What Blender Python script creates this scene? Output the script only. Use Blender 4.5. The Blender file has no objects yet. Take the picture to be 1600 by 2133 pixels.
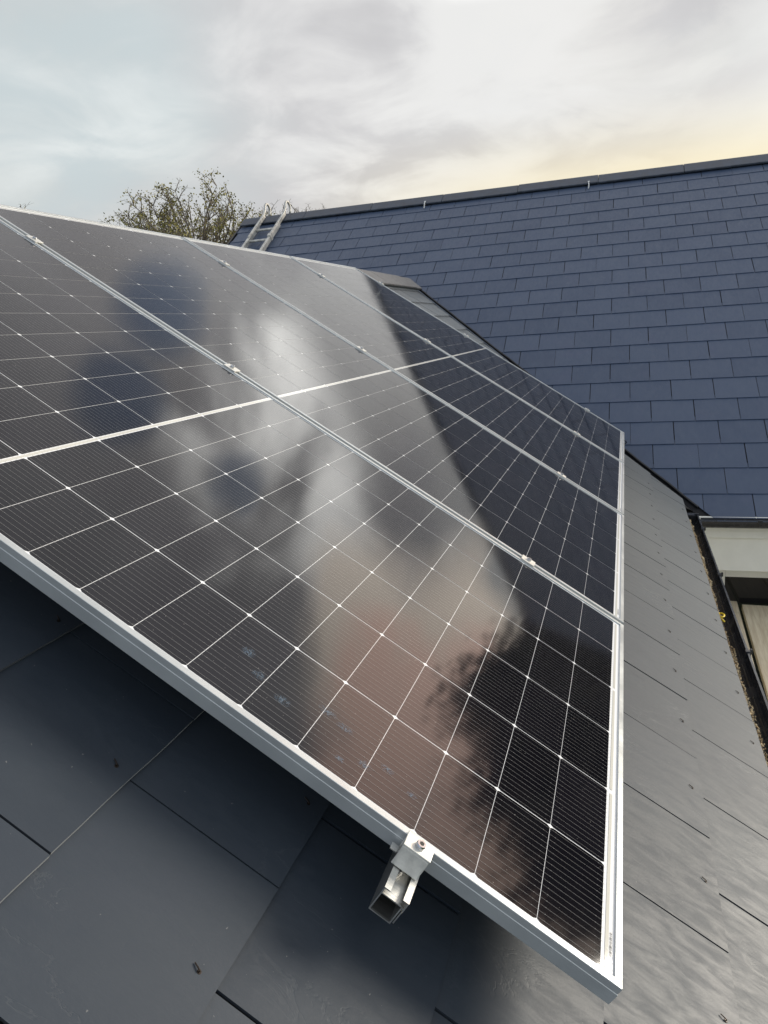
import bpy, bmesh, math, random
from mathutils import Matrix, Vector, noise
random.seed(7)
R = math.radians
SC = bpy.context.scene
COL = SC.collection

# ------------------------------------------------------------------ camera
cam_d = bpy.data.cameras.new("camera")
cam = bpy.data.objects.new("camera", cam_d)
COL.objects.link(cam)
cam_d.sensor_fit = 'HORIZONTAL'
cam_d.sensor_width = 36.0
cam_d.lens = 36.0 * 1527.54 / 1600.0
cam_d.clip_start = 0.02
cam_d.clip_end = 2000
CR = Vector((0.3024025619717976, -0.9508707098499499, -0.06631427946785756))
CD = Vector((-0.24632754247570327, -0.010751325924189314, -0.9691270044769807))
CF = Vector((0.9208015162507983, 0.30940152250150366, -0.23747687367327971))
CP = Vector((-0.7584422029592889, 0.0069087592571348555, 0.7878931583100739))
cam.matrix_world = Matrix((
    (CR.x, -CD.x, -CF.x, CP.x), (CR.y, -CD.y, -CF.y, CP.y),
    (CR.z, -CD.z, -CF.z, CP.z), (0, 0, 0, 1)))
SC.camera = cam

# ------------------------------------------------------------------ light
SUN_AZ = R(-54)            # from +X towards -Y
SUN_EL = R(13)
SUN_DIR = Vector((math.cos(SUN_AZ) * math.cos(SUN_EL), math.sin(SUN_AZ) * math.cos(SUN_EL), math.sin(SUN_EL)))
sun_d = bpy.data.lights.new("sun", 'SUN')
sun = bpy.data.objects.new("sun", sun_d)
COL.objects.link(sun)
sun.location = SUN_DIR * 50
sun.rotation_euler = SUN_DIR.to_track_quat('Z', 'Y').to_euler()
sun_d.energy = 3.5
sun_d.angle = R(24)
sun_d.color = (1.0, 0.93, 0.81)

SC.view_settings.view_transform = 'Standard'
SC.view_settings.look = 'None'
SC.view_settings.exposure = 0.3
SC.view_settings.gamma = 1.0

# ------------------------------------------------------------------ node helper
class NT:
    def __init__(self, tree):
        self.t = tree
        self.n = tree.nodes
        self.l = tree.links
    def new(self, typ, **kw):
        nd = self.n.new(typ)
        for k, v in kw.items():
            setattr(nd, k, v)
        return nd
    def put(self, sock, v):
        if isinstance(v, (int, float)):
            sock.default_value = v
        elif isinstance(v, (tuple, list)):
            if len(v) == 3 and sock.type == 'RGBA':
                v = (*v, 1)
            sock.default_value = v
        else:
            self.l.new(v, sock)
    def math(self, op, a, b=None, c=None, clamp=False):
        nd = self.new('ShaderNodeMath', operation=op, use_clamp=clamp)
        for i, v in enumerate((a, b, c)):
            if v is not None:
                self.put(nd.inputs[i], v)
        return nd.outputs[0]
    def vmath(self, op, a, b=None, out=0):
        nd = self.new('ShaderNodeVectorMath', operation=op)
        self.put(nd.inputs[0], a)
        if b is not None:
            self.put(nd.inputs[1], b)
        return nd.outputs[out]
    def mix(self, f, a, b, blend='MIX'):
        nd = self.new('ShaderNodeMix', data_type='RGBA', blend_type=blend)
        nd.clamp_factor = True
        self.put(nd.inputs[0], f)
        self.put(nd.inputs[6], a)
        self.put(nd.inputs[7], b)
        return nd.outputs[2]
    def noise(self, vec, scale, detail=4, rough=0.5, dist=0.0):
        nd = self.new('ShaderNodeTexNoise')
        self.put(nd.inputs['Vector'], vec)
        nd.inputs['Scale'].default_value = scale
        nd.inputs['Detail'].default_value = detail
        nd.inputs['Roughness'].default_value = rough
        nd.inputs['Distortion'].default_value = dist
        return nd.outputs[0]
    def smooth(self, v, a, b, lo=0.0, hi=1.0):
        nd = self.new('ShaderNodeMapRange', interpolation_type='SMOOTHSTEP')
        self.put(nd.inputs[0], v)
        for i, x in enumerate((a, b, lo, hi)):
            nd.inputs[i + 1].default_value = x
        return nd.outputs[0]
    def scale(self, vec, s):
        nd = self.new('ShaderNodeMapping')
        self.put(nd.inputs['Vector'], vec)
        nd.inputs['Scale'].default_value = s
        return nd.outputs[0]
    def bump(self, h, strength, dist, normal=None):
        nd = self.new('ShaderNodeBump')
        nd.inputs['Strength'].default_value = strength
        nd.inputs['Distance'].default_value = dist
        self.put(nd.inputs['Height'], h)
        if normal is not None:
            self.put(nd.inputs['Normal'], normal)
        return nd.outputs[0]

# ------------------------------------------------------------------ sky
W = bpy.data.worlds.new("World")
SC.world = W
W.use_nodes = True
t = NT(W.node_tree)
t.n.clear()
out = t.new('ShaderNodeOutputWorld')
bg = t.new('ShaderNodeBackground')
bg.inputs['Strength'].default_value = 0.1
t.l.new(bg.outputs[0], out.inputs[0])
sky = t.new('ShaderNodeTexSky', sky_type='NISHITA')
sky.sun_disc = False
sky.sun_elevation = SUN_EL
sky.sun_rotation = math.atan2(SUN_DIR.x, SUN_DIR.y)
sky.air_density = 1.0
sky.dust_density = 1.0
tc = t.new('ShaderNodeTexCoord')
dirv = tc.outputs['Generated']
sep = t.new('ShaderNodeSeparateXYZ')
t.put(sep.inputs[0], dirv)
dx, dy, dz = sep.outputs
# cloud sheet seen in perspective: direction / (height + c)
hz = t.math('ADD', t.math('MAXIMUM', dz, 0.0), 0.22)
cv = t.new('ShaderNodeCombineXYZ')
t.put(cv.inputs[0], t.math('DIVIDE', dx, hz))
t.put(cv.inputs[1], t.math('DIVIDE', dy, hz))
t.put(cv.inputs[2], 0.37)
cloudv = cv.outputs[0]
n1 = t.noise(cloudv, 1.25, 6, 0.52, 0.5)
n2 = t.noise(t.vmath('ADD', cloudv, (7.3, 1.1, 2.0)), 3.4, 7, 0.55, 0.5)
n3 = t.noise(t.vmath('ADD', cloudv, (1.3, 8.4, 5.0)), 0.5, 4, 0.5, 0.3)
# height of the cloud layer colour
grad = t.new('ShaderNodeValToRGB')
t.put(grad.inputs[0], dz)
cr = grad.color_ramp
cr.elements[0].position = 0.0
cr.elements[0].color = (6.9, 6.9, 6.5, 1)
cr.elements[1].position = 0.17
cr.elements[1].color = (6.2, 6.3, 6.1, 1)
e = cr.elements.new(0.33); e.color = (5.3, 5.55, 5.6, 1)
e = cr.elements.new(0.50); e.color = (6.2, 6.3, 6.3, 1)
e = cr.elements.new(0.80); e.color = (6.0, 6.3, 6.6, 1)
cl = grad.outputs[0]
shade = t.math('ADD', t.smooth(n1, 0.32, 0.68, 0.80, 1.20), t.smooth(n2, 0.3, 0.7, -0.07, 0.07))
# higher up the cloud breaks into darker and brighter masses
high = t.smooth(dz, 0.36, 0.56)
n4 = t.noise(t.vmath('ADD', cloudv, (3.7, 2.9, 9.0)), 1.7, 5, 0.5, 0.7)
shade = t.math('MULTIPLY', shade, t.math('ADD', 1.0, t.math('MULTIPLY', high, t.smooth(n4, 0.37, 0.60, -0.50, 0.25))))
# bright thin cloud ahead, above the frame of the photograph and towards the sun
ahead = t.math('MULTIPLY', t.smooth(dx, 0.35, 0.75), t.math('MULTIPLY', t.smooth(dz, 0.34, 0.44), t.smooth(dz, 0.85, 0.62)))
toright = t.math('MULTIPLY', t.smooth(dy, -0.10, -0.24), t.smooth(dx, 0.2, 0.6))
shade = t.math('ADD', shade, t.math('ADD', t.math('MULTIPLY', ahead, t.smooth(n1, 0.36, 0.60, -0.05, 0.30)), t.math('MULTIPLY', toright, 0.25)))
low = t.math('MULTIPLY', t.smooth(dz, 0.42, 0.26), t.smooth(dx, 0.3, 0.8))
shade = t.math('ADD', shade, t.math('MULTIPLY', low, 0.06))
cl = t.mix(1.0, cl, t.math('MULTIPLY', shade, 1.0), 'MULTIPLY')
leftm = t.math('MULTIPLY', t.smooth(dy, 0.05, 0.60), t.smooth(dz, 0.44, 0.34))
cl = t.mix(t.math('MULTIPLY', leftm, t.smooth(n2, 0.66, 0.36, 0.45, 0.9)), cl, (4.75, 5.35, 5.55))
# mauve-grey bellies and pale creamy tops
cl = t.mix(t.smooth(n3, 0.45, 0.60, 0.0, 0.75), cl, (4.9, 4.75, 4.85), 'MIX')
# warm light round the veiled sun
sd = t.vmath('DOT_PRODUCT', dirv, tuple(SUN_DIR), out=1)
lowdir = Vector((math.cos(R(-17)) * math.cos(R(1)), math.sin(R(-17)) * math.cos(R(1)), math.sin(R(1))))
ld = t.vmath('DOT_PRODUCT', dirv, tuple(lowdir), out=1)
def glow(az, el, r0, r1, amt, col, high_only=False):
    """a soft bright break in the cloud round one direction (az to the right of the ridge line)"""
    global cl
    v = Vector((math.cos(R(-az)) * math.cos(R(el)), math.sin(R(-az)) * math.cos(R(el)), math.sin(R(el))))
    d = t.vmath('DOT_PRODUCT', dirv, tuple(v), out=1)
    d = t.math('ADD', d, t.math('MULTIPLY', t.math('ADD', t.math('SUBTRACT', n2, 0.5), t.math('SUBTRACT', n4, 0.5)), 0.075))
    f = t.smooth(d, math.cos(R(r1)), math.cos(R(r0)), 0.0, amt)
    if high_only:
        f = t.math('MULTIPLY', f, t.math('MAXIMUM', t.smooth(dz, 0.345, 0.42), t.smooth(dy, -0.145, -0.26)))
    cl = t.mix(f, cl, col)
glow(-9, 15.0, 1, 13, 0.6, (7.1, 7.1, 6.9))
glow(3, 16.5, 1, 10, 0.35, (6.9, 6.75, 6.5))
glow(-14, 19.0, 0.5, 13, 0.5, (7.3, 7.3, 7.25))
glow(0, 24.5, 2, 13, 0.95, (27.0, 26.8, 25.8), True)
glow(17, 21.0, 2, 13, 0.9, (24.0, 21.0, 17.6), True)
glow(31, 24.5, 2, 13, 0.9, (25.0, 17.0, 14.0))
cl = t.mix(t.smooth(sd, 0.86, 1.0, 0.0, 0.85), cl, (9.0, 7.0, 5.4))
cl = t.mix(t.math('MULTIPLY', t.smooth(ld, 0.72, 0.98), t.smooth(dz, 0.25, 0.10, 0.0, 0.95)), cl, (8.6, 7.3, 4.2))
# gaps of clear sky: most of the sky behind the viewer, and two rifts over the roof
back = t.smooth(dx, 0.15, -0.6)
cl = t.mix(back, cl, t.mix(n1, (8.6, 9.0, 9.6), (6.8, 7.4, 8.2)))
gap = t.math('MULTIPLY', back, t.smooth(n3, 0.46, 0.66, 0.0, 0.6))
def rift(az, el, w0, w1):
    v = Vector((math.cos(R(az)) * math.cos(R(el)), math.sin(R(az)) * math.cos(R(el)), math.sin(R(el))))
    d = t.vmath('DOT_PRODUCT', dirv, tuple(v), out=1)
    d = t.math('ADD', d, t.math('MULTIPLY', t.math('SUBTRACT', n2, 0.5), 0.006))
    return t.smooth(d, math.cos(R(w1)), math.cos(R(w0)))
rf = t.math('MAXIMUM', rift(17.0, 29.5, 0.5, 4.0), rift(1.0, 31.5, 0.5, 3.0))
rf = t.math('MAXIMUM', rf, rift(13.0, 36.0, 0.8, 4.0))
gap = t.math('MAXIMUM', gap, t.math('MULTIPLY', rf, 0.8))
blue = t.mix(1.0, sky.outputs[0], (1.25, 1.25, 1.35), 'MULTIPLY')
fin = t.mix(gap, cl, blue)
t.l.new(fin, bg.inputs['Color'])

# ------------------------------------------------------------------ materials
def mat(name):
    m = bpy.data.materials.new(name)
    m.use_nodes = True
    k = NT(m.node_tree)
    p = k.n['Principled BSDF']
    return m, k, p

def plain(name, col, rough=0.5, metal=0.0, spec=0.5, var=0.12, bump=0.0, scale=40.0, stretch=(1, 1, 1)):
    m, k, p = mat(name)
    tcn = k.new('ShaderNodeTexCoord')
    v = k.scale(tcn.outputs['Object'], stretch)
    n = k.noise(v, scale, 5, 0.6)
    f = k.smooth(n, 0.3, 0.7, 1 - var, 1 + var)
    c = k.mix(1.0, col, f, 'MULTIPLY')
    k.put(p.inputs['Base Color'], c)
    k.put(p.inputs['Roughness'], k.smooth(n, 0.3, 0.7, max(0.02, rough - 0.08), rough + 0.08))
    p.inputs['Metallic'].default_value = metal
    p.inputs['Specular IOR Level'].default_value = spec
    if bump:
        k.put(p.inputs['Normal'], k.bump(n, 1.0, bump))
    return m

def slate_mat(name, c0, c1, c2, c3, grazing_sheen=0.1, rough=0.58):
    m, k, p = mat(name)
    at = k.new('ShaderNodeAttribute', attribute_name='tint')
    uv = k.new('ShaderNodeAttribute', attribute_name='grain')
    rnd = at.outputs['Fac']
    v = uv.outputs['Vector']
    # riven face: long soft ridges down the slate, cracks, fine grit
    big = k.noise(k.scale(v, (1.0, 0.45, 1)), 9.0, 6, 0.6, 0.5)
    mid = k.noise(k.scale(v, (1.0, 0.30, 1)), 46.0, 6, 0.65, 0.5)
    fine = k.noise(v, 260.0, 3, 0.6)
    rid = k.math('ABSOLUTE', k.math('SUBTRACT', k.noise(k.scale(v, (1.0, 0.55, 1)), 7.0, 7, 0.62, 1.0), 0.5))
    vein = k.smooth(rid, 0.0, 0.012, 1.0, 0.0)
    vein = k.math('MULTIPLY', vein, k.smooth(k.noise(v, 4.0, 2), 0.5, 0.66))
    h = k.math('ADD', k.math('MULTIPLY', big, 1.0), k.math('MULTIPLY', mid, 0.24))
    h = k.math('ADD', h, k.math('MULTIPLY', fine, 0.06))
    h = k.math('SUBTRACT', h, k.math('MULTIPLY', vein, 0.14))
    c = k.mix(rnd, c0, c1)
    c = k.mix(k.smooth(big, 0.35, 0.7, 0.0, 0.5), c, c2)
    c = k.mix(k.smooth(k.noise(v, 3.2, 4, 0.6), 0.52, 0.75, 0.0, 0.45), c, c3)
    c = k.mix(k.math('MULTIPLY', vein, 0.10), c, (0.12, 0.13, 0.135))
    # chalky scuffs and dust
    sc = k.math('MULTIPLY', k.smooth(k.noise(v, 2.1, 3, 0.5), 0.62, 0.75), k.smooth(k.noise(v, 24.0, 6, 0.7), 0.45, 0.75))
    c = k.mix(k.math('MULTIPLY', sc, 0.05), c, (0.20, 0.215, 0.215))
    spk = k.smooth(k.noise(v, 170.0, 2, 0.5), 0.755, 0.79)
    c = k.mix(k.math('MULTIPLY', spk, 0.45), c, (0.25, 0.25, 0.24))
    k.put(p.inputs['Base Color'], c)
    k.put(p.inputs['Roughness'], k.smooth(mid, 0.3, 0.7, rough - 0.07, rough + 0.07))
    p.inputs['Specular IOR Level'].default_value = 0.5
    p.inputs['Sheen Weight'].default_value = grazing_sheen  # brightness of the sunlit strip put in as grazing sheen
    p.inputs['Sheen Roughness'].default_value = 0.30
    p.inputs['Sheen Tint'].default_value = (0.9, 0.9, 0.86, 1)
    k.put(p.inputs['Normal'], k.bump(h, 0.42, 0.0028))
    return m

M = {}
M['slate'] = slate_mat("grey_slate", (0.017, 0.026, 0.039), (0.026, 0.036, 0.050), (0.031, 0.041, 0.054), (0.028, 0.036, 0.052), 0.95, 0.56)
M['slate_sky_tint'] = slate_mat("sky_tinted_slate", (0.038, 0.062, 0.114), (0.054, 0.081, 0.138), (0.062, 0.089, 0.142), (0.060, 0.078, 0.138), 0.22, 0.46)  # same slates as the near slope; blue sky light put into the colour
M['underlay'] = plain("roof_underlay", (0.012, 0.012, 0.014), 0.9)
M['ridge_grey'] = plain("grey_ridge_tile", (0.21, 0.205, 0.20), 0.7, var=0.2, bump=0.002, scale=25)
M['ridge_blue'] = plain("dark_ridge_tile", (0.055, 0.066, 0.088), 0.5, var=0.3, bump=0.002, scale=14, stretch=(1, 1, 1))
M['black_pvc'] = plain("black_gutter_plastic", (0.024, 0.026, 0.031), 0.24, var=0.25, scale=12)
M['black_grp'] = plain("black_valley_trough", (0.014, 0.015, 0.017), 0.42, var=0.3, scale=20)
M['lead'] = plain("lead_soaker_edge", (0.10, 0.13, 0.17), 0.35, metal=0.3, var=0.2, scale=12)
M['white_paint'] = plain("white_painted_board", (0.86, 0.845, 0.77), 0.4, var=0.03, scale=8)
M['render'] = plain("pale_wall_render", (0.62, 0.61, 0.57), 0.85, var=0.08, bump=0.002, scale=60)
M['pane'] = plain("dark_window_glass", (0.012, 0.012, 0.013), 0.08, var=0.05)
M['copper'] = plain("dark_copper_rivet", (0.030, 0.022, 0.017), 0.45, metal=0.6, var=0.3, scale=200)
M['alu'] = plain("brushed_aluminium", (0.62, 0.62, 0.60), 0.40, metal=1.0, var=0.06, scale=18, stretch=(30, 1, 1))
M['anod'] = plain("anodised_frame", (0.52, 0.545, 0.55), 0.40, metal=0.55, var=0.03, scale=10)
M['clamp'] = plain("clamp_aluminium", (0.72, 0.71, 0.66), 0.40, metal=0.5, var=0.08, scale=120)
M['steel'] = plain("stainless_bolt", (0.50, 0.51, 0.53), 0.25, metal=1.0, var=0.1, scale=200)
M['dark'] = plain("socket_shade", (0.01, 0.01, 0.01), 0.6)
M['white_bit'] = plain("white_droppings", (0.75, 0.75, 0.72), 0.8)
M['ladder'] = plain("weathered_ladder_metal", (0.56, 0.55, 0.51), 0.5, metal=0.35, var=0.22, scale=14)
M['yellow'] = plain("yellow_plastic", (0.75, 0.55, 0.02), 0.4)
M['bark'] = plain("tree_bark", (0.13, 0.11, 0.09), 0.9, var=0.3, scale=8)
M['grass'] = plain("lawn", (0.05, 0.075, 0.022), 0.95, var=0.35, scale=3)
M['cable'] = plain("black_cable_sheath", (0.015, 0.015, 0.016), 0.35)

def wood_mat():
    m, k, p = mat("weathered_scaffold_timber")
    tcn = k.new('ShaderNodeTexCoord')
    o = tcn.outputs['Object']
    oi = k.new('ShaderNodeObjectInfo')
    v = k.vmath('ADD', o, k.vmath('MULTIPLY', oi.outputs['Location'], (3.0, 9.0, 1.0)))
    g1 = k.noise(k.scale(v, (1.2, 22.0, 6.0)), 3.0, 7, 0.62, 0.6)
    g2 = k.noise(k.scale(v, (1.0, 3.0, 1.0)), 3.5, 4, 0.6)
    c = k.mix(k.smooth(g1, 0.3, 0.72), (0.58, 0.48, 0.33), (0.78, 0.69, 0.52))
    c = k.mix(k.smooth(g2, 0.55, 0.78, 0.0, 0.55), c, (0.33, 0.27, 0.19))
    k.put(p.inputs['Base Color'], c)
    p.inputs['Roughness'].default_value = 0.85
    k.put(p.inputs['Normal'], k.bump(g1, 0.6, 0.003))
    return m
M['wood'] = wood_mat()

def leaf_mat(name, a, b):
    m, k, p = mat(name)
    at = k.new('ShaderNodeAttribute', attribute_name='tint')
    k.put(p.inputs['Base Color'], k.mix(at.outputs['Fac'], a, b))
    p.inputs['Roughness'].default_value = 0.75
    p.inputs['Specular IOR Level'].default_value = 0.3
    return m
M['leaf'] = leaf_mat("autumn_leaf", (0.12, 0.12, 0.035), (0.33, 0.29, 0.09))
M['leaf_dark'] = leaf_mat("dark_leaf", (0.018, 0.022, 0.010), (0.05, 0.05, 0.02))
M['debris'] = leaf_mat("gutter_moss_grit", (0.26, 0.17, 0.08), (0.85, 0.72, 0.47))

def coat(p, k, rough=0.065):
    p.inputs['Coat Weight'].default_value = 1.0
    p.inputs['Coat IOR'].default_value = 1.48
    k.put(p.inputs['Coat Roughness'], rough)

def cell_mat():
    m, k, p = mat("silicon_cell_under_glass")
    tcn = k.new('ShaderNodeTexCoord')
    o = tcn.outputs['Object']
    n = k.noise(o, 3.0, 3)
    at = k.new('ShaderNodeAttribute', attribute_name='tint')
    c = k.mix(at.outputs['Fac'], (0.0040, 0.0040, 0.0060), (0.0064, 0.0060, 0.0092))
    # dust specks on the glass
    s1 = k.smooth(k.noise(o, 210.0, 2, 0.5), 0.755, 0.775)
    c = k.mix(k.math('MULTIPLY', s1, 0.55), c, (0.30, 0.29, 0.27))
    film = k.smooth(k.noise(o, 5.0, 5, 0.6), 0.4, 0.75, 0.0, 0.012)
    c = k.mix(film, c, (0.30, 0.29, 0.28))
    k.put(p.inputs['Base Color'], c)
    p.inputs['Roughness'].default_value = 0.5
    p.inputs['Specular IOR Level'].default_value = 0.0
    coat(p, k, k.smooth(n, 0.3, 0.7, 0.05, 0.08))
    return m
M['cell'] = cell_mat()
def glazed(name, col, rough=0.5, metal=0.0):
    m, k, p = mat(name)
    p.inputs['Base Color'].default_value = (*col, 1)
    p.inputs['Roughness'].default_value = rough
    p.inputs['Metallic'].default_value = metal
    p.inputs['Specular IOR Level'].default_value = 0.0
    coat(p, k)
    return m
M['backsheet'] = glazed("white_backsheet_under_glass", (0.80, 0.81, 0.82))
M['wire'] = glazed("tinned_wire_under_glass", (0.22, 0.22, 0.22), 0.4)
M['ribbon'] = glazed("tinned_ribbon_under_glass", (0.56, 0.55, 0.50), 0.4)
M['print'] = glazed("black_print", (0.05, 0.05, 0.05))
def smudge_mat():
    m, k, p = mat("finger_smudge_on_glass")
    p.inputs['Base Color'].default_value = (0.16, 0.24, 0.33, 1)
    p.inputs['Roughness'].default_value = 0.4
    tcn = k.new('ShaderNodeTexCoord')
    n = k.noise(tcn.outputs['Object'], 300.0, 3, 0.6)
    at = k.new('ShaderNodeAttribute', attribute_name='tint')
    a = k.math('MULTIPLY', k.smooth(n, 0.40, 0.62), k.math('MULTIPLY', at.outputs['Fac'], 0.55))
    k.put(p.inputs['Alpha'], a)
    return m
M['smudge'] = smudge_mat()

# ------------------------------------------------------------------ mesh helpers
def link(o, parent=None):
    COL.objects.link(o)
    if parent is not None:
        o.parent = parent
    return o

def tag(o, label=None, cat=None, group=None, kind=None):
    if label: o['label'] = label
    if cat: o['category'] = cat
    if group: o['group'] = group
    if kind: o['kind'] = kind
    return o

def empty(name, loc=(0, 0, 0), mw=None):
    o = bpy.data.objects.new(name, None)
    o.empty_display_size = 0.1
    link(o)
    if mw is not None:
        o.matrix_world = mw
    else:
        o.location = loc
    return o

def obj(name, bm, m, parent=None, smooth=False, bevel=0.0, loc=None):
    me = bpy.data.meshes.new(name)
    bm.to_mesh(me)
    bm.free()
    for x in (m if isinstance(m, (list, tuple)) else [m]):
        me.materials.append(x)
    if smooth:
        for f in me.polygons:
            f.use_smooth = True
    o = bpy.data.objects.new(name, me)
    link(o, parent)
    if loc is not None:
        o.location = loc
    if bevel:
        b = o.modifiers.new("bevel", 'BEVEL')
        b.width = bevel
        b.segments = 2
        b.limit_method = 'ANGLE'
        b.angle_limit = R(40)
    return o

def box(bm, x0, x1, y0, y1, z0, z1, mw=None):
    vs = [Vector(c) for c in ((x0, y0, z0), (x1, y0, z0), (x1, y1, z0), (x0, y1, z0), (x0, y0, z1), (x1, y0, z1), (x1, y1, z1), (x0, y1, z1))]
    if mw is not None:
        vs = [mw @ v for v in vs]
    v = [bm.verts.new(c) for c in vs]
    for f in ((3, 2, 1, 0), (4, 5, 6, 7), (0, 1, 5, 4), (1, 2, 6, 5), (2, 3, 7, 6), (3, 0, 4, 7)):
        bm.faces.new([v[i] for i in f])

def quad(bm, pts):
    return bm.faces.new([bm.verts.new(p) for p in pts])

def extrude_profile(bm, prof, a, b, closed=True, caps=True):
    """prof: list of 2-D points; a,b: functions mapping a 2-D point to the start / end 3-D point"""
    A = [bm.verts.new(a(p)) for p in prof]
    B = [bm.verts.new(b(p)) for p in prof]
    n = len(prof)
    for i in range(n if closed else n - 1):
        j = (i + 1) % n
        bm.faces.new((A[i], A[j], B[j], B[i]))
    if closed and caps:
        bm.faces.new(A[::-1])
        bm.faces.new(B)
    return A, B

def tube(bm, pts, rad, seg=8, caps=True):
    pts = [Vector(p) for p in pts]
    n = len(pts)
    rads = rad if isinstance(rad, (list, tuple)) else [rad] * n
    rings = []
    prev = None
    for i, p in enumerate(pts):
        d = (pts[min(i + 1, n - 1)] - pts[max(i - 1, 0)]).normalized()
        if prev is None:
            u = d.orthogonal().normalized()
        else:
            u = (prev - d * prev.dot(d))
            u = u.normalized() if u.length > 1e-6 else d.orthogonal().normalized()
        prev = u
        w = d.cross(u)
        rings.append([bm.verts.new(p + (u * math.cos(2 * math.pi * k / seg) + w * math.sin(2 * math.pi * k / seg)) * rads[i]) for k in range(seg)])
    for a, b in zip(rings, rings[1:]):
        for k in range(seg):
            bm.faces.new((a[k], a[(k + 1) % seg], b[(k + 1) % seg], b[k]))
    if caps:
        bm.faces.new(rings[0][::-1])
        bm.faces.new(rings[-1])

def disc(bm, c, r, h, seg=20, mw=None, dome=0.0):
    c = Vector(c)
    rows = [(r, 0.0), (r, h * 0.7), (r * 0.86, h)]
    rings = []
    for rr, z in rows:
        rings.append([bm.verts.new((mw or Matrix()) @ (c + Vector((rr * math.cos(2 * math.pi * k / seg), rr * math.sin(2 * math.pi * k / seg), z)))) for k in range(seg)])
    for a, b in zip(rings, rings[1:]):
        for k in range(seg):
            bm.faces.new((a[k], a[(k + 1) % seg], b[(k + 1) % seg], b[k]))
    bm.faces.new(rings[0][::-1])
    bm.faces.new(rings[-1])

# ------------------------------------------------------------------ frames of reference
TH = R(33.69)                                # pitch of the near slope and of the panels
cT, sT = math.cos(TH), math.sin(TH)
NA = Vector((0, -sT, cT))
SA = Vector((0, cT, sT))
PANEL = Matrix.Rotation(TH, 4, 'X')          # local x along the eave, y up the slope, z off the glass
D = 0.14                                     # glass stands this far off the slates
SLOPE_A = Matrix.Translation(-D * NA) @ PANEL
def PW(x, s, n):
    return Vector((x, 0, 0)) + s * SA + n * NA

PHI, PSI = 0.5695, -0.0084
OB = Vector((4.38575, -0.34548, -0.39604))
EXB = Vector((-math.sin(PSI), -math.cos(PSI), 0))
UPB = Vector((math.cos(PSI) * math.cos(PHI), -math.sin(PSI) * math.cos(PHI), math.sin(PHI)))
NB = EXB.cross(UPB)
SLOPE_B = Matrix(((EXB.x, UPB.x, NB.x, OB.x), (EXB.y, UPB.y, NB.y, OB.y), (EXB.z, UPB.z, NB.z, OB.z), (0, 0, 0, 1)))
GB, GA = 0.2485, 0.2343

# where the two slate planes meet
vd = NA.cross(NB).normalized()
if vd.z < 0: vd = -vd
a_, b_ = NA.dot(Vector((0, 0, 0))) - D, NB.dot(OB)
mm = Matrix((NA, NB, Vector((0, 0, 1))))
V0 = mm.inverted() @ Vector((-D, b_, -0.40))
def valley(z):
    return V0 + vd * ((z - V0.z) / vd.z)

# ------------------------------------------------------------------ the ground
bm = bmesh.new()
n = 24
GZ = -2.95
vs = [[bm.verts.new(((i / n - 0.5) * 900, (j / n - 0.5) * 900, GZ)) for j in range(n + 1)] for i in range(n + 1)]
for i in range(n):
    for j in range(n):
        bm.faces.new((vs[i][j], vs[i + 1][j], vs[i + 1][j + 1], vs[i][j + 1]))
tag(obj('ground', bm, M['grass']), kind='structure')

# ------------------------------------------------------------------ the house
house = tag(empty('house', (0, 0, GZ)), "slate roofed house whose two wings meet in a dark valley under the solar panels", "house")
def under(name, bm, m, mw=None, parent=None, **kw):
    """a part of the house: built in world space or in the frame mw"""
    o = obj(name, bm, m, None, **kw)
    o.parent = parent or house
    o.matrix_parent_inverse = Matrix.Identity(4)
    o.matrix_local = Matrix.Translation((0, 0, -GZ)) @ (mw or Matrix())
    return o

def adopt(o, part):
    """make o, built in world space, a sub-part of a part built in world space"""
    o.parent = part
    o.matrix_local = Matrix.Identity(4)

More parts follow.
